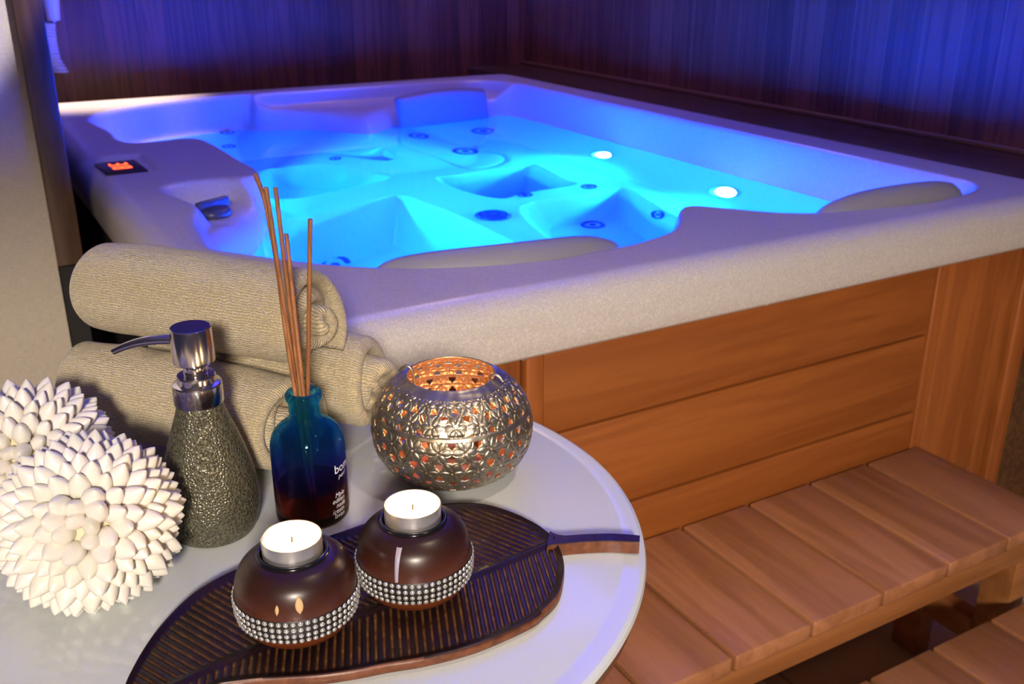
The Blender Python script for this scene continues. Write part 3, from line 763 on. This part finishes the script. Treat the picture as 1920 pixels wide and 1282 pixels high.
# ------------------------------------------------------------------ candle holders and tea lights
HP = smooth_profile([(.0,.0),(.018,.0),(.027,.003),(.0350,.0105),(.0382,.020),(.0388,.0285),(.0382,.0385),(.0350,.0480),(.0295,.0540),(.0248,.0566),(.0226,.0572)], 5)
def holder_r(z):
    zz = [p[1] for p in HP[4:]]; rr = [p[0] for p in HP[4:]]; return float(np.interp(z, zz, rr))
def candle_holder(loc, label, rz):
    o = empty('candle_holder', loc, label, 'candle holder', 'brown candle holders on the leaf tray', rz)
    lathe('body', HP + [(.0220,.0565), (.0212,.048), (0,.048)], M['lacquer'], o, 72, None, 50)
    ring = [(.0218 + .0016 * math.cos(a), (.0578) + .0014 * math.sin(a)) for a in np.linspace(0, 2 * PI, 13)]
    lathe('cup_ring', ring, M['black_gloss'], o, 64)
    # rhinestone band: black strip with four rows of set stones
    z0, z1 = .0150, .0328; vs, fs, fm = [], [], []; n = 88; rows = 10
    for j in range(rows + 1):
        z = z0 + (z1 - z0) * j / rows
        for i in range(n):
            a = 2 * PI * i / n; r = holder_r(z) + (.0007 if 0 < j < rows else -.0003); vs.append((r * math.cos(a), r * math.sin(a), z))
    for j in range(rows):
        for i in range(n):
            i2 = (i + 1) % n; fs.append((j * n + i, j * n + i2, (j + 1) * n + i2, (j + 1) * n + i)); fm.append(0)
    for q in range(4):
        z = z0 + (q + .5) * (z1 - z0) / 4; r = holder_r(z) + .0007
        sl = (holder_r(z - .001) - holder_r(z + .001)) / .002
        nz = sl / math.hypot(1, sl); nr = 1 / math.hypot(1, sl)
        for i in range(56):
            a = 2 * PI * i / 56; c = np.array([r * math.cos(a), r * math.sin(a), z])
            er = np.array([math.cos(a) * nr, math.sin(a) * nr, nz]); et = np.array([-math.sin(a), math.cos(a), 0]); eu = np.cross(er, et); b = len(vs)
            for rr, hh in ((.0017, 0.), (.0015, .0007), (.0008, .0011)):
                for k in range(8):
                    w = 2 * PI * k / 8 + .2; vs.append(c + et * rr * math.cos(w) + eu * rr * math.sin(w) + er * hh)
            vs.append(c + er * .0013)
            for lv in range(2):
                for k in range(8):
                    k2 = (k + 1) % 8; fs.append((b + lv * 8 + k, b + lv * 8 + k2, b + lv * 8 + 8 + k2, b + lv * 8 + 8 + k)); fm.append(1)
            for k in range(8): fs.append((b + 16 + k, b + 16 + (k + 1) % 8, b + 24)); fm.append(1)
    mesh('rhinestone_band', vs, fs, [M['band'], M['stone']], o, True, None, fm)['label'] = 'black band with four rows of clear rhinestones'
    return o
def patch_on_holder(o, name, ang, z0, z1, wf, mat, label, lift=.0003, taper=None):
    vs, fs = [], []; n = 15; w = 7
    for i in range(n):
        t = i / (n - 1); z = z0 + (z1 - z0) * t; r = holder_r(z) + lift
        for k in range(w):
            u = 2 * k / (w - 1) - 1; a = ang + u * wf(t) / r; rr = r + lift * 2 * (1 - u * u); vs.append((rr * math.cos(a), rr * math.sin(a), z))
    for i in range(n - 1):
        for k in range(w - 1): fs.append((i * w + k, i * w + k + 1, (i + 1) * w + k + 1, (i + 1) * w + k))
    mesh(name, vs, fs, mat, o)['label'] = label
def tealight(loc, label, lit=3.0, notch=True):
    o = empty('tea_light', loc, label, 'candle', 'lit tea lights')
    r, h = .0190, .0165; n = 64; vs, fs = [], []
    prof = [(0, 0), (r - .0012, 0), (r, .0012), (r, h - .0003), (r - .0001, h), (r - .0005, h - .0002), (r - .0006, .0115)]
    for i in range(n):
        a = 2 * PI * i / n
        d = math.exp(-((((a - 2.55 + PI) % (2 * PI)) - PI) / .28) ** 2) if notch else 0
        for q, (rr, z) in enumerate(prof):
            k = 1 if q in (3, 4, 5) else 0
            vs.append(((rr + k * .0006 * d) * math.cos(a), (rr + k * .0006 * d) * math.sin(a), z - k * .0022 * d))
    k = len(prof)
    for i in range(n):
        j = (i + 1) % n
        for q in range(k - 1): fs.append((i * k + q, j * k + q, j * k + q + 1, i * k + q + 1))
    mesh('cup', vs, fs, M['alu'], o, True, None, angle=40)
    lathe('wax', [(0, .0118), (.008, .0119), (.0150, .0128), (.0178, .0140), (.0185, .0138), (.0185, .006), (0, .006)], M['wax'], o, 48)
    tube('wick', [(0,0,.0117), (.0002,0,.0150), (.0008,.0002,.0172)], [.0006,.0006,.0004], M['wick'], o, 8)
    fl = smooth_profile([(.0,.0),(.0014,.0012),(.0019,.0028),(.0015,.0055),(.0007,.0080),(.0,.0098)], 4)
    lathe('flame', fl, M['flame'], o, 16, (.0004,0,.0158))
    l = bpy.data.lights.new('candle_light', 'POINT'); l.energy = lit; l.color = (1.,.60,.26); l.shadow_soft_size = .0035
    lo = bpy.data.objects.new('candle_light', l); lo.location = (.0006,0,.0215); link(lo, o)
    return o
H1 = (.1490,.5365,TZ + .0074); H2 = (.2315,.5340,TZ + .0074)
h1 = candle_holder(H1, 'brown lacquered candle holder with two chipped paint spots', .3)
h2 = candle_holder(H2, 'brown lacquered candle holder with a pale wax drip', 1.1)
ca = math.atan2(-H1[1], -H1[0])
patch_on_holder(h1, 'paint_chip', ca - .3 + .02, .0375, .0480, lambda t: .0026 * math.sin(PI * min(1, t * 1.02)) ** .7 * (1 - .25 * t) + .0001, M['chip'], 'bare pale wood chip')
patch_on_holder(h1, 'paint_chip', ca - .3 - .34, .0370, .0435, lambda t: .0011 * math.sin(PI * t) ** .8 + .0001, M['chip'], 'bare pale wood chip')
ca2 = math.atan2(-H2[1], -H2[0])
patch_on_holder(h2, 'wax_drip', ca2 - 1.1 - .32, .0335, .0540, lambda t: .0011 + .0007 * t, mat_plain('dried_wax', (.36,.33,.42), .45), 'pale streak of dried wax')
tealight((H1[0], H1[1], H1[2] + .0525), 'lit tea light with a dented rim in the chipped holder', .15)
tealight((H2[0], H2[1], H2[2] + .0525), 'lit tea light in the holder streaked with wax', .15, False)

# ------------------------------------------------------------------ shell balls
def shell_mesh():
    """one closed shell: a pointed, slightly flattened ovoid with a seam, root at z=0, tip at +z"""
    prof = smooth_profile([(.0034,.0),(.0060,.005),(.0074,.0105),(.0069,.0160),(.0047,.0206),(.0021,.0240),(.0,.0256)], 2)
    n = 12; vs, fs = [], []; k = len(prof)
    for i in range(n):
        a = 2 * PI * i / n
        for r, z in prof:
            x, y = r * math.cos(a), r * math.sin(a) * .78
            y += .0009 * (z / .025) ** 2 * 2
            if i in (0, 6): x *= .93
            vs.append((x, y, z))
    for i in range(n):
        j = (i + 1) % n
        for q in range(k - 1): fs.append((i * k + q, j * k + q, j * k + q + 1, i * k + q + 1))
    me = bpy.data.meshes.new('shell_piece'); me.from_pydata(vs, [], fs); me.materials.append(M['shell'])
    me.polygons.foreach_set('use_smooth', np.ones(len(me.polygons), dtype=bool)); me.update(); return me
SHELL = shell_mesh()
def shell_ball(loc, R, count, label, pole, sc, seed):
    r_ = random.Random(seed)
    o = empty('shell_ball', loc, label, 'decorative ball', 'white shell balls')
    bm = bmesh.new(); bmesh.ops.create_icosphere(bm, subdivisions=4, radius=R - .0195 * sc); bmobj('core', bm, M['shell_core'], o, True)
    cam_d = (Vector((0, 0, 1.275)) - Vector(loc)).normalized(); pole = Vector(pole).normalized()
    q0 = pole.to_track_quat('Z', 'Y'); items = []
    for i in range(count):
        z = 1 - 2 * (i + .5) / count; ph = i * PI * (3 - math.sqrt(5))
        d = q0 @ Vector((math.sqrt(1 - z * z) * math.cos(ph), math.sqrt(1 - z * z) * math.sin(ph), z))
        tilt = Vector((r_.uniform(-1, 1), r_.uniform(-1, 1), r_.uniform(-1, 1))) * .12
        away = (d - pole * d.dot(pole)); away = away.normalized() if away.length > 1e-3 else Vector((1, 0, 0))
        ax = (d + tilt + away * .30 * min(1, (1 - z) * 2)).normalized()
        s = sc * r_.uniform(.88, 1.12)
        side = away.cross(ax).normalized(); up = ax.cross(side)
        m = Matrix((side, up, ax)).transposed().to_4x4() @ Matrix.Rotation(r_.uniform(-.5, .5), 4, 'Z')
        m = Matrix.Translation(d * (R - .0245 * sc)) @ m @ Matrix.Diagonal((s, s, s, 1))
        items.append((d.dot(cam_d), m))
    items.sort(key=lambda t: -t[0])
    first = None
    for k, (_, m) in enumerate(items[:100]):
        c = bpy.data.objects.new('shell', SHELL) if first is None else first.copy()
        first = first or c
        COL.objects.link(c); c.parent = o; c.matrix_local = m
    vs, fs = [], []; base = [v.co.copy() for v in SHELL.vertices]; pf = [tuple(p.vertices) for p in SHELL.polygons]
    for _, m in items[100:]:
        b = len(vs); vs += [m @ v for v in base]; fs += [tuple(b + i for i in f) for f in pf]
    mesh('shell_field', vs, fs, M['shell'], o)['kind'] = 'stuff'
    return o
shell_ball((.0435,.650,TZ + .0585), .0605, 290, 'nearer white ball covered with pointed shells, whole in view', (-.12,-.92,.42), 1.0, 1)
shell_ball((.0205,.769,TZ + .0585), .0605, 270, 'white shell ball half hidden behind the nearer one', (-.5,-.6,.7), .95, 2)

# ------------------------------------------------------------------ soap dispenser
def soap():
    o = empty('soap_dispenser', (.1343,.6965,TZ), 'pitted bronze-green soap bottle with a steel pump', 'soap dispenser')
    lathe('bottle', smooth_profile([(0,0),(.026,0),(.0315,.003),(.0352,.014),(.0362,.027),(.0350,.043),(.0310,.062),(.0255,.080),(.0195,.097),(.0168,.107),(.0160,.110)], 5), M['soap'], o, 96)
    lathe('collar', [(.0150,.1085),(.0176,.1085),(.0180,.1092),(.0180,.1235),(.0174,.1245),(.0142,.1252),(.0140,.1262),(.0140,.1300),(.0134,.1310),(.0100,.1312),(0,.1312)], M['pump'], o, 64, None, 30)
    lathe('pump_neck', [(.0078,.131),(.0086,.1325),(.0086,.1395),(.0080,.1410)], M['pump'], o, 40, None, 30)
    lathe('pump_head', [(0,.1405),(.0138,.1405),(.0150,.1415),(.0152,.1430),(.0148,.1660),(.0146,.1672),(.0138,.1680),(.0,.1686)], M['pump'], o, 64, None, 30)
    d = np.array([-.846,.533,0]); P = []
    for t in np.linspace(0, 1, 12): P.append(d * (.012 + .047 * t) + np.array([0, 0, .1575 + .002 * t - .012 * t ** 2.2]))
    tube('spout', P, [.0036] * 4 + list(np.linspace(.0036, .0024, 8)), M['pump'], o, 16)
soap()

# ------------------------------------------------------------------ reed diffuser
DB = (.2085,.6805,TZ)
def diffuser():
    o = empty('diffuser_bottle', DB, 'blue glass apothecary bottle with amber oil and printed text', 'bottle')
    outer = [(0,0),(.0265,0),(.0285,.0015),(.0290,.005)] + [(.0290, z) for z in (.02,.04,.056)] + smooth_profile([(.0290,.058),(.0283,.066),(.0255,.0735),(.0195,.0795),(.0145,.0825),(.0123,.0860),(.0121,.0920)], 4) + [(.0121,.0985),(.0134,.0998),(.0141,.1018),(.0140,.1048),(.0130,.1062)]
    inner = [(.0100,.1062),(.0096,.1045),(.0096,.0865)] + smooth_profile([(.0102,.0842),(.0150,.0808),(.0215,.0762),(.0258,.0680),(.0266,.0590)], 3) + [(.0267,.045),(.0267,.012),(.0255,.0075),(.0,.0065)]
    lathe('bottle', outer + inner, M['bottle'], o, 80, None, 60)
    lathe('fragrance_oil', [(0,.0067),(.0252,.0077),(.0264,.0122),(.0264,.0285),(.0258,.0280),(0,.0280)], M['liquid'], o, 64, None, 40)['label'] = 'amber oil in the bottom of the bottle'
    # printed text, wrapped round the glass
    lines = [('bom', .0078, .0440, 0.), ('perf', .0040, .0388, .004), ('Male', .0042, .0235, -.001), ('edilen', .0042, .0190, -.004), ('nadu', .0042, .0145, -.0005), ('içesin', .0042, .0100, -.0045), ('lavan', .0042, .0057, -.003)]
    vs, fs = [], []; R = .02915
    right = math.atan2(-.5, .866)                 # side of the bottle the print faces
    view = math.atan2(-DB[1], -DB[0])
    a0 = view + .68
    for txt, size, z, dx in lines:
        cu = bpy.data.curves.new('t', 'FONT'); cu.body = txt; cu.size = size * 1.35; cu.resolution_u = 3
        if size < .006: cu.shear = .25
        ob = bpy.data.objects.new('t', cu); COL.objects.link(ob)
        dgr = bpy.context.evaluated_depsgraph_get(); me = bpy.data.meshes.new_from_object(ob.evaluated_get(dgr))
        b = len(vs)
        for v in me.vertices:
            a = a0 + (v.co.x + dx) / R; vs.append((R * math.cos(a), R * math.sin(a), z + v.co.y))
        fs += [tuple(b + i for i in p.vertices) for p in me.polygons]
        bpy.data.objects.remove(ob); bpy.data.curves.remove(cu); bpy.data.meshes.remove(me)
    mesh('printed_text', vs, fs, M['text'], o, False)['label'] = 'small white printed text'
diffuser()
def reeds():
    # each reed as points (across, back, up) measured from the bottle's foot in metres
    rx, ry = np.array([.866,-.5,0]), np.array([.5,.866,0])
    B = np.array([DB[0], DB[1], TZ])
    spec = [([(0.0049, -0.0192, 0.01), (-0.0055, -0.003, 0.1075), (-0.01, 0.004, 0.1496), (-0.0139, 0.011, 0.2019), (-0.0181, 0.017, 0.2327), (-0.0218, 0.022, 0.2522), (-0.0286, 0.03, 0.267)], 'reed bending furthest left at its tip'), ([(0.0021, -0.004, 0.01), (-0.0051, 0.002, 0.1044), (-0.0171, 0.012, 0.2616)], 'left reed of the close pair rising tallest in the bottle'), ([(0.0029, -0.0097, 0.01), (-0.0034, 0.004, 0.1053), (-0.0136, 0.026, 0.2584)], 'tall reed between the leftmost pair and the shorter ones'), ([(0.0071, -0.0199, 0.01), (0.0009, -0.003, 0.1062), (-0.0068, 0.018, 0.2256)], 'shortest reed, leaning slightly left'), ([(-0.0059, 0.0061, 0.01), (0.0031, 0.002, 0.1044), (0.0163, -0.004, 0.2422)], 'nearly upright reed at the right of the bundle')]
    for pts, label in spec:
        P = catmull([B + rx * a + ry * b + np.array([0, 0, c]) for a, b, c in pts], 8)
        base = P[0].copy()
        o = tube('reed', P - base, .0017, M['reed'], None, 10, base)
        tag(o, label, 'reed', 'reeds in the blue bottle')
reeds()

# ------------------------------------------------------------------ pierced lantern
def lantern():
    loc = (.3361,.6834,TZ)
    o = empty('lantern', loc, 'round pierced silver lantern with a flower pattern', 'lantern')
    # profile by arc length
    prof = np.array(smooth_profile([(.030,.0),(.038,.0030),(.054,.0130),(.0645,.0280),(.0680,.0460),(.0655,.0625),(.0585,.0755),(.0490,.0848),(.0410,.0902),(.0365,.0925)], 14))
    seg = np.concatenate([[0], np.cumsum(np.linalg.norm(np.diff(prof, axis=0), axis=1))]); Ltot = seg[-1]
    NS, NT = 250, 900
    s = np.linspace(0, Ltot, NS); r = np.interp(s, seg, prof[:, 0]); z = np.interp(s, seg, prof[:, 1])
    th = np.linspace(0, 2 * PI, NT, endpoint=False)
    s_lo = float(np.interp(.012, prof[:, 1], seg)); s_seam = float(np.interp(.0655, prof[:, 1], seg)); s_hi = float(np.interp(.0815, prof[:, 1], seg))
    n = 20
    def pattern(S, TH, s0, rowh, nrow, half_top):
        """returns (hole mask, relief) for a flower lattice whose rows sit at s0 + k*rowh"""
        A = TH / (2 * PI) * n; Bv = (S - s0) / rowh
        hole = np.zeros(S.shape, bool); rel = np.zeros(S.shape)
        # lattice points near every sample
        pts = []
        jr = np.floor(Bv)
        for dj in (-1, 0, 1, 2):
            j = jr + dj; off = (j % 2) * .5
            i0 = np.floor(A - off)
            for di in (-1, 0, 1, 2):
                px = i0 + di + off; py = j
                pts.append((A - px, (Bv - py) * .866))
        D = np.stack([np.hypot(a, b) for a, b in pts], -1); ANG = np.stack([np.arctan2(b, a) for a, b in pts], -1)
        k = np.argmin(D, -1); d = np.take_along_axis(D, k[..., None], -1)[..., 0]; an = np.take_along_axis(ANG, k[..., None], -1)[..., 0]
        # petals point at the six neighbours
        ph = ((an + PI / 6) % (PI / 3)) - PI / 6
        lx, ly = d * np.cos(ph), d * np.sin(ph)
        w = .185 * np.maximum(np.sin(np.clip(lx / .50, 0, 1) ** 1.33 * PI), 0) ** .72 + .024
        inp = np.abs(ly) < w
        hole |= (~inp) & (d > .16)
        hole |= d < .055
        edge = np.abs(np.abs(ly) - w * .55)
        rel += np.where(inp & (lx > .12) & (lx < .47), -.0007 * np.exp(-(edge / .020) ** 2), 0) + np.where(inp, .0006 * np.sin(np.clip(lx / .5, 0, 1) * PI) * (1 - np.clip(np.abs(ly) / np.maximum(w, .01), 0, 1) ** 2), 0)
        lo = -.42 ; hi = nrow - 1 + half_top
        band = (Bv > lo) & (Bv < hi)
        return hole & band, np.where(band, rel, 0)
    S, TH = np.meshgrid(s, th, indexing='ij')
    rowh = .0188
    hl, rl = pattern(S, TH, s_lo + .008, rowh, 3, .45)
    sc2 = .0185
    hu, ru = pattern(S, TH + .1, s_seam + .0075, sc2, 2, .22)
    hole = hl | hu; rel = rl + ru
    seam = np.exp(-((S - s_seam) / .0011) ** 2); rel = rel - .0007 * seam
    lip = np.exp(-((S - Ltot) / .0016) ** 2); rel = rel + .0006 * lip
    # outward normals
    dr, dz = np.gradient(r), np.gradient(z); ln = np.hypot(dr, dz); nr_, nz_ = dz / ln, -dr / ln
    hammered = .0002 * np.sin(TH * 17 + S * 300) * np.sin(TH * 11 - S * 410)
    def surf(off):
        k = rel + hammered + off
        R = r[:, None] + nr_[:, None] * k; Zz = z[:, None] + nz_[:, None] * k
        return np.stack([R * np.cos(TH), R * np.sin(TH), Zz], -1).reshape(-1, 3)
    hq = hole[:-1] & hole[1:] & np.roll(hole, -1, 1)[:-1] & np.roll(hole, -1, 1)[1:]
    idx = np.arange(NS * NT).reshape(NS, NT); idr = np.roll(idx, -1, 1)
    Q = np.stack([idx[:-1], idr[:-1], idr[1:], idx[1:]], -1)
    keep = ~hq
    F = Q[keep]
    inn = np.concatenate([F[:, ::-1] + NS * NT])
    # side walls where a kept quad borders a hole, and at both open ends
    walls = []
    kp = keep
    up = np.vstack([kp[1:], np.zeros((1, NT), bool)]); dn = np.vstack([np.zeros((1, NT), bool), kp[:-1]])
    for nb, a, b in ((up, 2, 3), (dn, 0, 1), (np.roll(kp, -1, 1), 1, 2), (np.roll(kp, 1, 1), 3, 0)):
        mk_ = kp & ~nb; e = Q[mk_]; walls.append(np.stack([e[:, b], e[:, a], e[:, a] + NS * NT, e[:, b] + NS * NT], -1))
    walls = np.concatenate(walls)
    V = np.concatenate([surf(0.), surf(-.0011)]); FF = np.concatenate([F, walls, inn])
    fm = np.concatenate([np.zeros(len(F) + len(walls)), np.ones(len(inn))])
    used = np.zeros(len(V), bool); used[FF.ravel()] = True; remap = np.cumsum(used) - 1
    V = V[used]; FF = remap[FF]
    mesh('pierced_globe', V, FF, [M['lantern'], M['copper']], o, True, None, fm)
    lathe('base', [(0,.0006),(.028,.0006),(.0302,.0),(.0315,.0006),(.0305,.0020),(.028,.0022),(0,.0022)], M['lantern'], o, 64)
    # three wires hooked over the rim carry the cup for the candle
    hooks = []
    for a in (2.42, -.80):
        c, sn = math.cos(a), math.sin(a)
        P = catmull([(.0450,.0905),(.0420,.0945),(.0375,.0960),(.0340,.0930),(.0325,.0850),(.0300,.0600),(.0225,.0350),(.0215,.0240)], 5)
        tube('wire_hook', [(q[0] * c, q[0] * sn, q[1]) for q in P], .0013, M['lantern'], o, 8)
    lathe('candle_cup', [(0,.0230),(.0205,.0230),(.0212,.0240),(.0212,.0330),(.0205,.0330),(.0203,.0245),(0,.0242)], M['lantern'], o, 40)
    tealight((loc[0], loc[1], TZ + .0246), 'tea light burning inside the pierced lantern', .22, False)
lantern()

# ------------------------------------------------------------------ hair dryer on the back wall
def dryer():
    loc = (.379,3.5,1.075)
    o = empty('hair_dryer', loc, 'white wall-hung hair dryer with coiled cord by the jamb', 'hair dryer')
    lathe('handle', smooth_profile([(0,0),(.015,.0),(.019,.004),(.022,.03),(.026,.07),(.030,.12),(.031,.18),(.027,.215),(.0,.225)], 4), M['white_plastic'], o, 32, (0,-.055,0))
    v, f = tube_geo([(0,-.055,.17), (0,-.10,.185), (0,-.14,.19)], [.030,.034,.029], 24); mesh('nozzle', v, f, M['white_plastic'], o, True, None, angle=40)
    box('wall_holder', (-.035,-.042,.09), (.035,0,.20), M['white_plastic'], o, .008)
    P = []
    for t in np.linspace(0, 1, 420):
        a = t * 2 * PI * 15; cz = -.003 - .147 * t; cx = -.014 - .006 * math.sin(PI * t) + (.012 * max(0, t - .75) * 4 - .002); rr = .0175 + .003 * t
        P.append((cx + rr * math.cos(a), -.055 + rr * math.sin(a), cz))
    tube('coiled_cord', P, .0047, M['white_plastic'], o, 8)
dryer()

# ------------------------------------------------------------------ lights
def area(name, loc, target, size, energy, color):
    l = bpy.data.lights.new(name, 'AREA'); l.size = size; l.energy = energy; l.color = color
    o = bpy.data.objects.new(name, l); o.location = loc
    o.rotation_euler = (Vector(target) - Vector(loc)).to_track_quat('-Z', 'Y').to_euler(); COL.objects.link(o); return o
def spot(name, loc, target, energy, color, ang, blend=.5, soft=.04):
    l = bpy.data.lights.new(name, 'SPOT'); l.energy = energy; l.color = color; l.spot_size = math.radians(ang); l.spot_blend = blend; l.shadow_soft_size = soft
    o = bpy.data.objects.new(name, l); o.location = loc
    o.rotation_euler = (Vector(target) - Vector(loc)).to_track_quat('-Z', 'Y').to_euler(); COL.objects.link(o); return o
spot('floor_spot', (-1.05,-2.65,2.40), (-1.05,-2.649,.0), 760., (1.,.86,.73), 144.3, .025, .22)
spot('ceiling_spot', (.70,.05,2.45), (.70,.50,.4), 34., (1.,.80,.58), 46, .7)
spot('wall_washer', (.42,3.42,2.45), (.42,3.22,.87), 420., (1.,.76,.60), 26, .8)
area('alcove_lamp', (1.60,2.95,2.44), (1.60,2.95,0), .25, 4.5, (1.,.60,.36))
area('blue_fill', (1.35,2.3,2.46), (1.45,2.3,0), 1.2, 14., (.07,.04,1.))  # added blue fill with no known fixture, evens the blue on walls and deck
spot('wall_spot', (.90,.80,2.38), (-.17,1.9,1.55), 300., (.90,.86,1.), 35, .15, .02)
w = bpy.data.worlds.new('room_ambience'); SC.world = w; w.use_nodes = True
bg = w.node_tree.nodes['Background']; bg.inputs[0].default_value = (.50,.46,1.,1); bg.inputs[1].default_value = .06

# ------------------------------------------------------------------ camera
cam = bpy.data.cameras.new('camera'); co = bpy.data.objects.new('camera', cam); COL.objects.link(co)
co.location = (0,0,1.275); co.rotation_euler = (math.radians(90 - 21.5), 0, math.radians(-30.))
cam.sensor_width = 36.; cam.lens = 1865 / 1920 * 36; cam.clip_start = .02
cam.dof.use_dof = True; cam.dof.focus_distance = .68; cam.dof.aperture_fstop = 16.
SC.camera = co
SC.view_settings.view_transform = 'Standard'; SC.view_settings.look = 'None'; SC.view_settings.gamma = 1.
SC.view_settings.use_curve_mapping = False; SC.view_settings.exposure = 0.
SC.cycles.max_bounces = 12; SC.cycles.transmission_bounces = 10; SC.cycles.sample_clamp_indirect = 40.
SC.cycles.caustics_refractive = True
